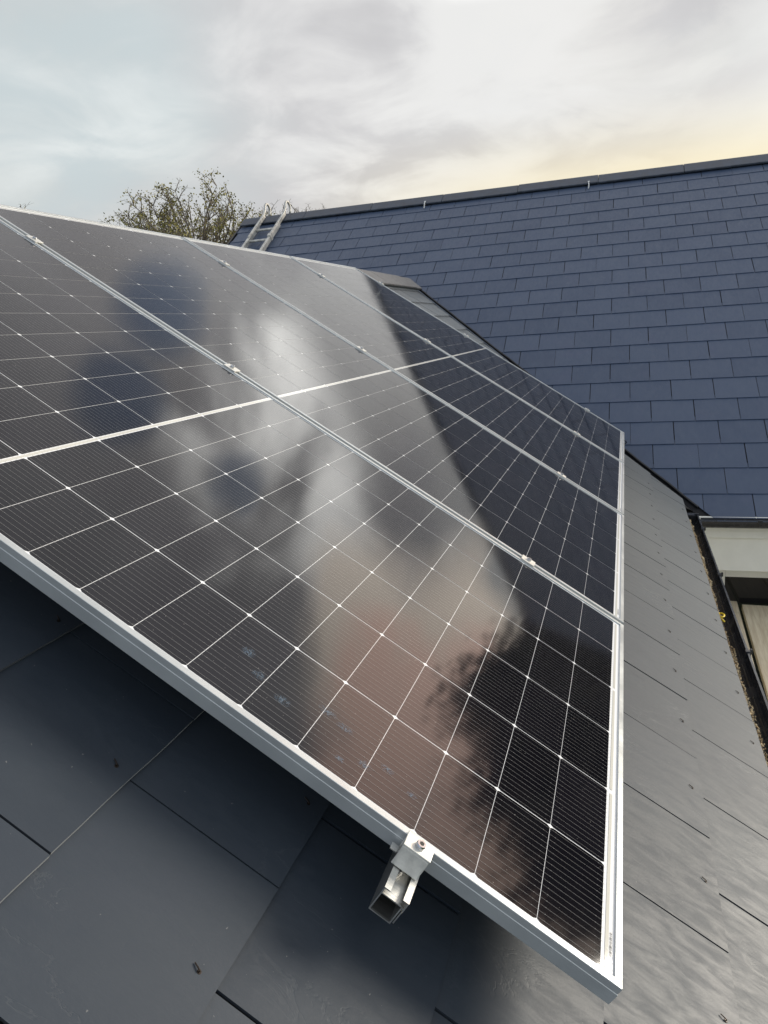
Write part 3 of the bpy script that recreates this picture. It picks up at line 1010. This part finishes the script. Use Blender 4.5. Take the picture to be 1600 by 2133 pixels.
# ------------------------------------------------------------------ clamps
def bolt_parts(parent, x, y, z):
    mw = Matrix.Translation((x, y, z))
    bm = bmesh.new()
    disc(bm, (0, 0, 0), 0.0068, 0.0065, 24, mw)
    b = obj('bolt', bm, M['steel'], parent)
    bm = bmesh.new()
    vs = [bm.verts.new(mw @ Vector((0.0034 * math.cos(a), 0.0034 * math.sin(a), 0.0067))) for a in [i * math.pi / 3 for i in range(6)]]
    bm.faces.new(vs)
    obj('hex_socket', bm, M['dark'], b)  # flat dark hexagon, the socket's shade put into its colour
    return b
def mid_clamp():
    rt = empty('mid_clamp', mw=PANEL)
    bm = bmesh.new()
    g = PG / 2
    box(bm, -g - 0.009, g + 0.009, -0.0200, 0.0200, 0.0006, 0.0040)
    box(bm, -g + 0.0010, -g + 0.0030, -0.0190, 0.0190, -0.020, 0.0006)
    box(bm, g - 0.0030, g - 0.0010, -0.0190, 0.0190, -0.020, 0.0006)
    obj('clamp_plate', bm, M['clamp'], rt, bevel=0.0007)
    bolt_parts(rt, 0, 0, 0.0040)
    return rt
row = {0: "on the lowest rail", 1: "on the middle rail", 2: "on the top rail"}
gapn = ["between the nearest and second panels", "between the second and third panels", "between the third and farthest panels"]
mc0 = mid_clamp()
kids = list(mc0.children)
first = True
SC_ = {(0, 0): .300, (0, 1): 1.289, (0, 2): 2.024, (1, 0): .302, (1, 1): 1.304, (1, 2): 2.04, (2, 0): .31, (2, 1): 1.306, (2, 2): 2.05}
def copy_deep(o):
    c = o.copy(); COL.objects.link(c)
    for k in list(o.children):
        d_ = copy_deep(k); d_.parent = c
    return c
for i in range(3):
    for k in range(3):
        c = mc0 if first else copy_deep(mc0)
        first = False
        c.matrix_world = Matrix.Translation(((i + 1) * PWD + i * PG + PG / 2, 0, 0)) @ PANEL @ Matrix.Translation((0, RS[k] + (SC_[(i, k)] - RS[k]) * 0.8, 0))
        tag(c, "silver mid clamp %s %s" % (row[k], gapn[i]), "clamp", "clamps holding the panels")
def end_clamp():
    """local x points away from the panel"""
    rt = empty('end_clamp', mw=PANEL)
    bm = bmesh.new()
    box(bm, -0.0050, 0.0215, -0.0195, 0.0195, 0.0008, 0.0042)         # top plate over the frame
    # tapering outer skirt
    pr = [(0.0185, 0.0007), (0.0212, 0.0007), (0.0235, -0.0300), (0.0208, -0.0300)]
    A = [bm.verts.new((p[0], -0.0190, p[1])) for p in pr]
    B = [bm.verts.new((p[0], 0.0190, p[1])) for p in pr]
    for i in range(4):
        j = (i + 1) % 4
        bm.faces.new((A[i], A[j], B[j], B[i]))
    bm.faces.new(A[::-1]); bm.faces.new(B)
    box(bm, 0.0008, 0.0030, -0.0190, 0.0190, -0.0300, 0.0007)
    obj('clamp_plate', bm, M['clamp'], rt, bevel=0.0008)
    bm = bmesh.new()
    box(bm, 0.0045, 0.0160, -0.0290, -0.0195, -0.0200, -0.0185)
    obj('clip_tab', bm, M['alu'], rt)
    b = bolt_parts(rt, 0.0098, 0.0, 0.0042)
    bm = bmesh.new()
    tube(bm, [(0.0098, 0, 0.0), (0.0098, 0, -0.040)], 0.004, 8)
    obj('bolt_shank', bm, M['steel'], b)
    return rt
ec0 = end_clamp()
first = True
ends = [(0, 0, "end clamp with hex bolt on the front frame above the cut rail end"), (0, 1, "end clamp on the front frame at the middle rail"), (0, 2, "end clamp on the front frame at the top rail"),
        (1, 0, "end clamp low on the farthest panel's outer edge by the blue slates"), (1, 1, "end clamp halfway up the farthest panel's outer edge"), (1, 2, "end clamp near the grey ridge tile on the farthest panel")]
for side, k, lb in ends:
    c = ec0 if first else copy_deep(ec0)
    first = False
    if side == 0:
        c.matrix_world = PANEL @ Matrix.Translation((0, RS[k] + 0.004, 0)) @ Matrix.Rotation(math.pi, 4, 'Z')
    else:
        c.matrix_world = PANEL @ Matrix.Translation((X_END, RS[k] + 0.012, 0))
    tag(c, lb, "clamp", "clamps holding the panels")

# bent cable end showing past the last panel's lower corner
bm = bmesh.new()
P = PW(X_END + 0.05, 0.02, -0.06)
tube(bm, [PW(X_END - 0.1, 0.03, -0.05), PW(X_END + 0.0, -0.005, -0.052), PW(X_END + 0.045, -0.045, -0.050), PW(X_END + 0.052, -0.055, -0.056), PW(X_END + 0.02, -0.040, -0.085), PW(X_END - 0.10, 0.01, -0.105)], 0.0042, 8)
cb = obj('cable', bm, M['cable'], smooth=True)
tag(cb, "short bent black cable poking out past the farthest panel's lower corner", "cable")

# ------------------------------------------------------------------ ladder on the far slope
LM = SLOPE_B
lad = tag(empty('roof_ladder', mw=LM @ Matrix.Translation((-4.65, 3.0, 0.0))), "weathered roof ladder hooked over the high ridge", "ladder")
lx = (-0.145, 0.145)
e0, e1 = -0.7, EB - 3.0 - 0.02
for x in lx:
    bm = bmesh.new()
    box(bm, x - 0.016, x + 0.016, e0, e1 - 0.28, 0.030, 0.088)
    box(bm, x - 0.013, x + 0.013, e1 - 0.62, e1 - 0.02, 0.050, 0.100)
    obj('side_rail', bm, M['ladder'], lad, bevel=0.004)
    bm = bmesh.new()
    pts = [(x, e1 - 0.30, 0.085), (x, e1 - 0.02, 0.095), (x, e1 + 0.05, 0.120)]
    for a in range(0, 11):
        t_ = R(115 - a * 19)
        pts.append((x, e1 + 0.115 + 0.078 * math.cos(t_), 0.084 + 0.078 * math.sin(t_)))
    tube(bm, pts, 0.015, 10)
    obj('ridge_hook', bm, M['ladder'], lad, smooth=True)
y = e1 - 0.40
while y > e0 + 0.1:
    bm = bmesh.new()
    tube(bm, [(lx[0] + 0.012, y, 0.062), (lx[1] - 0.012, y, 0.062)], 0.016, 10)
    obj('rung', bm, M['ladder'], lad, smooth=True)
    y -= 0.285
for x in lx[1:]:
    bm = bmesh.new()
    box(bm, x - 0.020, x + 0.024, e1 - 0.66, e1 - 0.60, 0.028, 0.105)
    obj('bracket', bm, M['ladder'], lad, bevel=0.003)

# ------------------------------------------------------------------ trees
def tree(name, label, base, height, spread, seed, leaf_m, leaf_n, leaf_size, trunk_frac=0.22, stems=7, tilt=0.55, twig=0.006, group=None, bare=0.0, levels=4, up_bias=0.35, radius=3.0):
    rng = random.Random(seed)
    rt = tag(empty(name, base), label, "tree", group)
    bm = bmesh.new()
    tips = []
    def branch(p, d, length, rad, lvl):
        n_ = 5 if lvl < 3 else 3
        pts = [p.copy()]; rads = [rad]
        q = p.copy(); dd = d.copy()
        for i in range(n_):
            dd = (dd + Vector((rng.gauss(0, 0.13), rng.gauss(0, 0.13), rng.gauss(0, 0.08) + 0.035 * up_bias))).normalized()
            q = q + dd * (length / n_)
            pts.append(q.copy()); rads.append(max(twig * 0.6, rad * (1 - 0.62 * (i + 1) / n_)))
        tube(bm, pts, rads, 7 if lvl < 2 else 4, caps=False)
        if lvl >= levels - 2:
            for i in range(1, len(pts)):
                tips.append((pts[i], dd, lvl))
        if lvl >= levels:
            return
        nb = (stems if lvl == 0 else rng.randint(3, 5))
        for k in range(nb):
            if lvl == 0:
                f = rng.uniform(0.72, 1.0)
            else:
                f = rng.uniform(0.30, 1.0)
            j = min(int(f * n_), n_ - 1)
            pp = pts[j].lerp(pts[j + 1], f * n_ - j)
            a = rng.uniform(0, 2 * math.pi) if lvl else (k + rng.uniform(-0.3, 0.3)) * 2 * math.pi / nb
            base_d = (pts[j + 1] - pts[j]).normalized()
            u = base_d.orthogonal().normalized(); w = base_d.cross(u)
            sp = rng.uniform(0.55, 1.0) * tilt * (1.25 if lvl == 0 else 1.15)
            nd = (base_d * math.cos(sp) + (u * math.cos(a) + w * math.sin(a)) * math.sin(sp) * spread + Vector((0, 0, up_bias * 0.35))).normalized()
            branch(pp, nd, length * (rng.uniform(0.95, 1.35) * (1.0 / max(trunk_frac * 2.4, 0.1)) * 0.62 if lvl == 0 else rng.uniform(0.48, 0.72)), max(twig, rads[min(j, len(rads) - 1)] * 0.62), lvl + 1)
    branch(Vector((0, 0, 0)), Vector((0, 0, 1)), height * trunk_frac, height * 0.022, 0)
    zmax = max(v.co.z for v in bm.verts)
    k_ = height / zmax
    rad_ = sorted(math.hypot(v.co.x, v.co.y) for v in bm.verts)[int(len(bm.verts) * 0.985)]
    kr_ = radius / rad_
    KS = Vector((kr_, kr_, k_))
    for v in bm.verts:
        v.co = v.co * KS
    obj('trunk', bm, M['bark'], rt)
    bm = bmesh.new()
    lt_ = bm.loops.layers.float_color.new('tint')
    if tips:
        clump = {}
        for _ in range(leaf_n):
            p, d, lvl = rng.choice(tips)
            key = (round(p.x, 0), round(p.y, 0), round(p.z, 0))
            cl_ = clump.setdefault(key, rng.random())
            if cl_ < bare:
                continue
            c = p * KS + Vector((rng.gauss(0, 1), rng.gauss(0, 1), rng.gauss(0, 1))) * leaf_size * 1.6
            nrm_ = Vector((rng.gauss(0, 1), rng.gauss(0, 1), rng.gauss(0, 1))).normalized()
            u = nrm_.orthogonal().normalized(); w = nrm_.cross(u)
            L_ = leaf_size * rng.uniform(0.6, 1.25)
            f = quad(bm, [c - u * L_ * 0.5, c + w * L_ * 0.28, c + u * L_ * 0.5, c - w * L_ * 0.28])
            tv = min(1, max(0, 0.55 * cl_ + 0.45 * rng.random()))
            for l in f.loops:
                l[lt_] = (tv, tv, tv, 1)
    obj('crown', bm, leaf_m, rt)
    return rt
def fan_tree(name, label, base, fork, radius, top, seed, limbs, leaves, leaf_size, group, leaf_bias=(0, 0, 0), lean=75, twig=0.008):
    """limbs fanning out of a fork, each carrying twigs and sprays; leaves sit on the sprays"""
    rng = random.Random(seed)
    rt = tag(empty(name, base), label, "tree", group)
    bm = bmesh.new()
    F = Vector((0, 0, fork))
    tube(bm, [(0.05, 0, -0.1), (0, 0.05, fork * 0.4), (0.03, -0.02, fork * 0.8), F], [0.17, 0.14, 0.12, 0.10], 8)
    sprays = []
    def path(p, d, L, r0, r1, n, wob, rise):
        pts, rads = [p.copy()], [r0]
        q, dd = p.copy(), d.normalized()
        for i in range(n):
            dd = (dd + Vector((rng.gauss(0, wob), rng.gauss(0, wob), rng.gauss(0, wob) + rise))).normalized()
            q = q + dd * (L / n)
            pts.append(q.copy()); rads.append(r0 + (r1 - r0) * (i + 1) / n)
        tube(bm, pts, rads, 5 if r0 > 0.02 else 4, caps=False)
        return pts, dd
    def side(d):
        u = d.orthogonal().normalized(); w = d.cross(u)
        a = rng.uniform(0, 2 * math.pi)
        return u * math.cos(a) + w * math.sin(a)
    for i in range(limbs):
        az = i * 2.39996 + rng.uniform(-0.3, 0.3)
        po = R(lean) * math.sqrt((i + 0.5) / limbs) * rng.uniform(0.85, 1.1)
        d = Vector((math.sin(po) * math.cos(az), math.sin(po) * math.sin(az), math.cos(po)))
        Lr = 1.0 / math.sqrt((math.sin(po) / radius) ** 2 + (math.cos(po) / (top - fork)) ** 2)
        L = Lr * rng.uniform(0.52, 1.05)
        pts, _ = path(F + Vector((rng.gauss(0, 0.05), rng.gauss(0, 0.05), rng.uniform(-0.5, 0.05))), d + Vector((0, 0, 0.18)), L, 0.045, twig * 1.2, 8, 0.07, -0.015)
        for k in range(1, 9):
            for _ in range(2 if k > 2 else 1):
                p = pts[k]
                dd = (pts[k] - pts[k - 1]).normalized()
                sd_ = (dd + side(dd) * rng.uniform(0.5, 1.0) + Vector((0, 0, 0.15))).normalized()
                tp, td = path(p, sd_, L * rng.uniform(0.14, 0.34), 0.016, twig, 4, 0.14, 0.02)
                for m_ in range(1, 5):
                    for _2 in range(2):
                        e_ = (td + side(td) * rng.uniform(0.6, 1.2)).normalized()
                        sp, _3 = path(tp[m_], e_, rng.uniform(0.10, 0.30), twig, twig * 0.7, 2, 0.2, 0.03)
                        sprays.append(sp[1]); sprays.append(sp[2])
    up_ = [v for v in bm.verts if v.co.z > fork + 0.05]
    zs = sorted(v.co.z for v in up_)
    kz = (top - fork) / (zs[int(len(zs) * 0.985)] - fork)
    rs = sorted(math.hypot(v.co.x, v.co.y) for v in up_)
    kr = radius / rs[int(len(rs) * 0.985)]
    def fit(p):
        if p.z <= fork:
            return Vector((p.x * min(kr, 1.0), p.y * min(kr, 1.0), p.z))
        q = Vector((p.x * kr, p.y * kr, (p.z - fork) * kz))
        rho = math.sqrt((q.x ** 2 + q.y ** 2) / radius ** 2 + (q.z / (top - fork)) ** 2)
        if rho > 0.75:
            q *= (0.75 + 0.42 * (1 - math.exp(-(rho - 0.75) / 0.42))) / rho
        return q + Vector((0, 0, fork))
    for v in bm.verts:
        v.co = fit(v.co)
    sprays = [fit(p) for p in sprays]
    obj('trunk', bm, M['bark'], rt)
    bm = bmesh.new()
    lt_ = bm.loops.layers.float_color.new('tint')
    clump = {}
    made = 0
    while made < leaves:
        p = rng.choice(sprays)
        key = (int(p.x * 2.2 + 90), int(p.y * 2.2 + 90), int(p.z * 2.2))
        cv_ = clump.setdefault(key, rng.random())
        inner = 1.0 - min(1.0, (p - F).length / radius) + leaf_bias[0] * p.x / radius + leaf_bias[1] * p.y / radius
        if cv_ > 0.45 + 0.75 * inner + 0.2 * rng.random():
            if rng.random() < 0.80:
                made += 0.05
                continue
        c = p + Vector((rng.gauss(0, 1), rng.gauss(0, 1), rng.gauss(0, 1))) * leaf_size * 0.7
        nr_ = Vector((rng.gauss(0, 1), rng.gauss(0, 1), rng.gauss(0, 1))).normalized()
        u = nr_.orthogonal().normalized(); w = nr_.cross(u)
        L_ = leaf_size * rng.uniform(0.55, 1.2)
        f = quad(bm, [c - u * L_ * 0.5, c + w * L_ * 0.3, c + u * L_ * 0.5, c - w * L_ * 0.3])
        tv = min(1, max(0, 0.5 * cv_ + 0.5 * rng.random()))
        for l in f.loops:
            l[lt_] = (tv, tv, tv, 1)
        made += 1
    obj('crown', bm, M['leaf'], rt)
    return rt
fan_tree('broadleaf_tree', "spreading half bare autumn tree behind the panels, left of the ladder", (17.9, 11.35, GZ), 5.0, 3.35, 8.0, 5, 60, 24000, 0.072, "trees beyond the roof", leaf_bias=(0.1, -0.35, 0), twig=0.0055, lean=88)
fan_tree('bare_tree', "thin leafless tree rising behind the ladder hooks", (22.9, 10.6, GZ), 5.2, 2.4, 8.1, 15, 44, 300, 0.06, "trees beyond the roof", lean=60, twig=0.006)
fan_tree('broadleaf_tree', "treetop just showing over the panels' upper edge at far left", (15.9, 14.4, GZ), 5.0, 1.5, 7.40, 25, 22, 3000, 0.075, "trees beyond the roof", lean=70, twig=0.0055)
# dense trees off to the right, beside the low sun: the panels mirror them
tree('evergreen_tree', "dense dark tree beyond the far wing's right gable, mirrored in the panels", (15.9, -6.35, GZ), 9.5, 1.0, 35, M['leaf_dark'], 34000, 0.30, trunk_frac=0.30, stems=9, tilt=0.75, group="dark trees to the right", levels=3, radius=1.75)
tree('evergreen_tree', "dark tree in the middle of the three mirrored in the panels' lower corner", (15.2, -8.7, GZ), 9.7, 1.0, 45, M['leaf_dark'], 34000, 0.30, trunk_frac=0.30, stems=9, tilt=0.75, group="dark trees to the right", levels=3, radius=1.6)
tree('evergreen_tree', "dark tree standing furthest right of the three mirrored in the panels' lower corner", (14.2, -10.6, GZ), 9.35, 1.0, 55, M['leaf_dark'], 34000, 0.30, trunk_frac=0.30, stems=9, tilt=0.75, group="dark trees to the right", levels=3, radius=1.5)
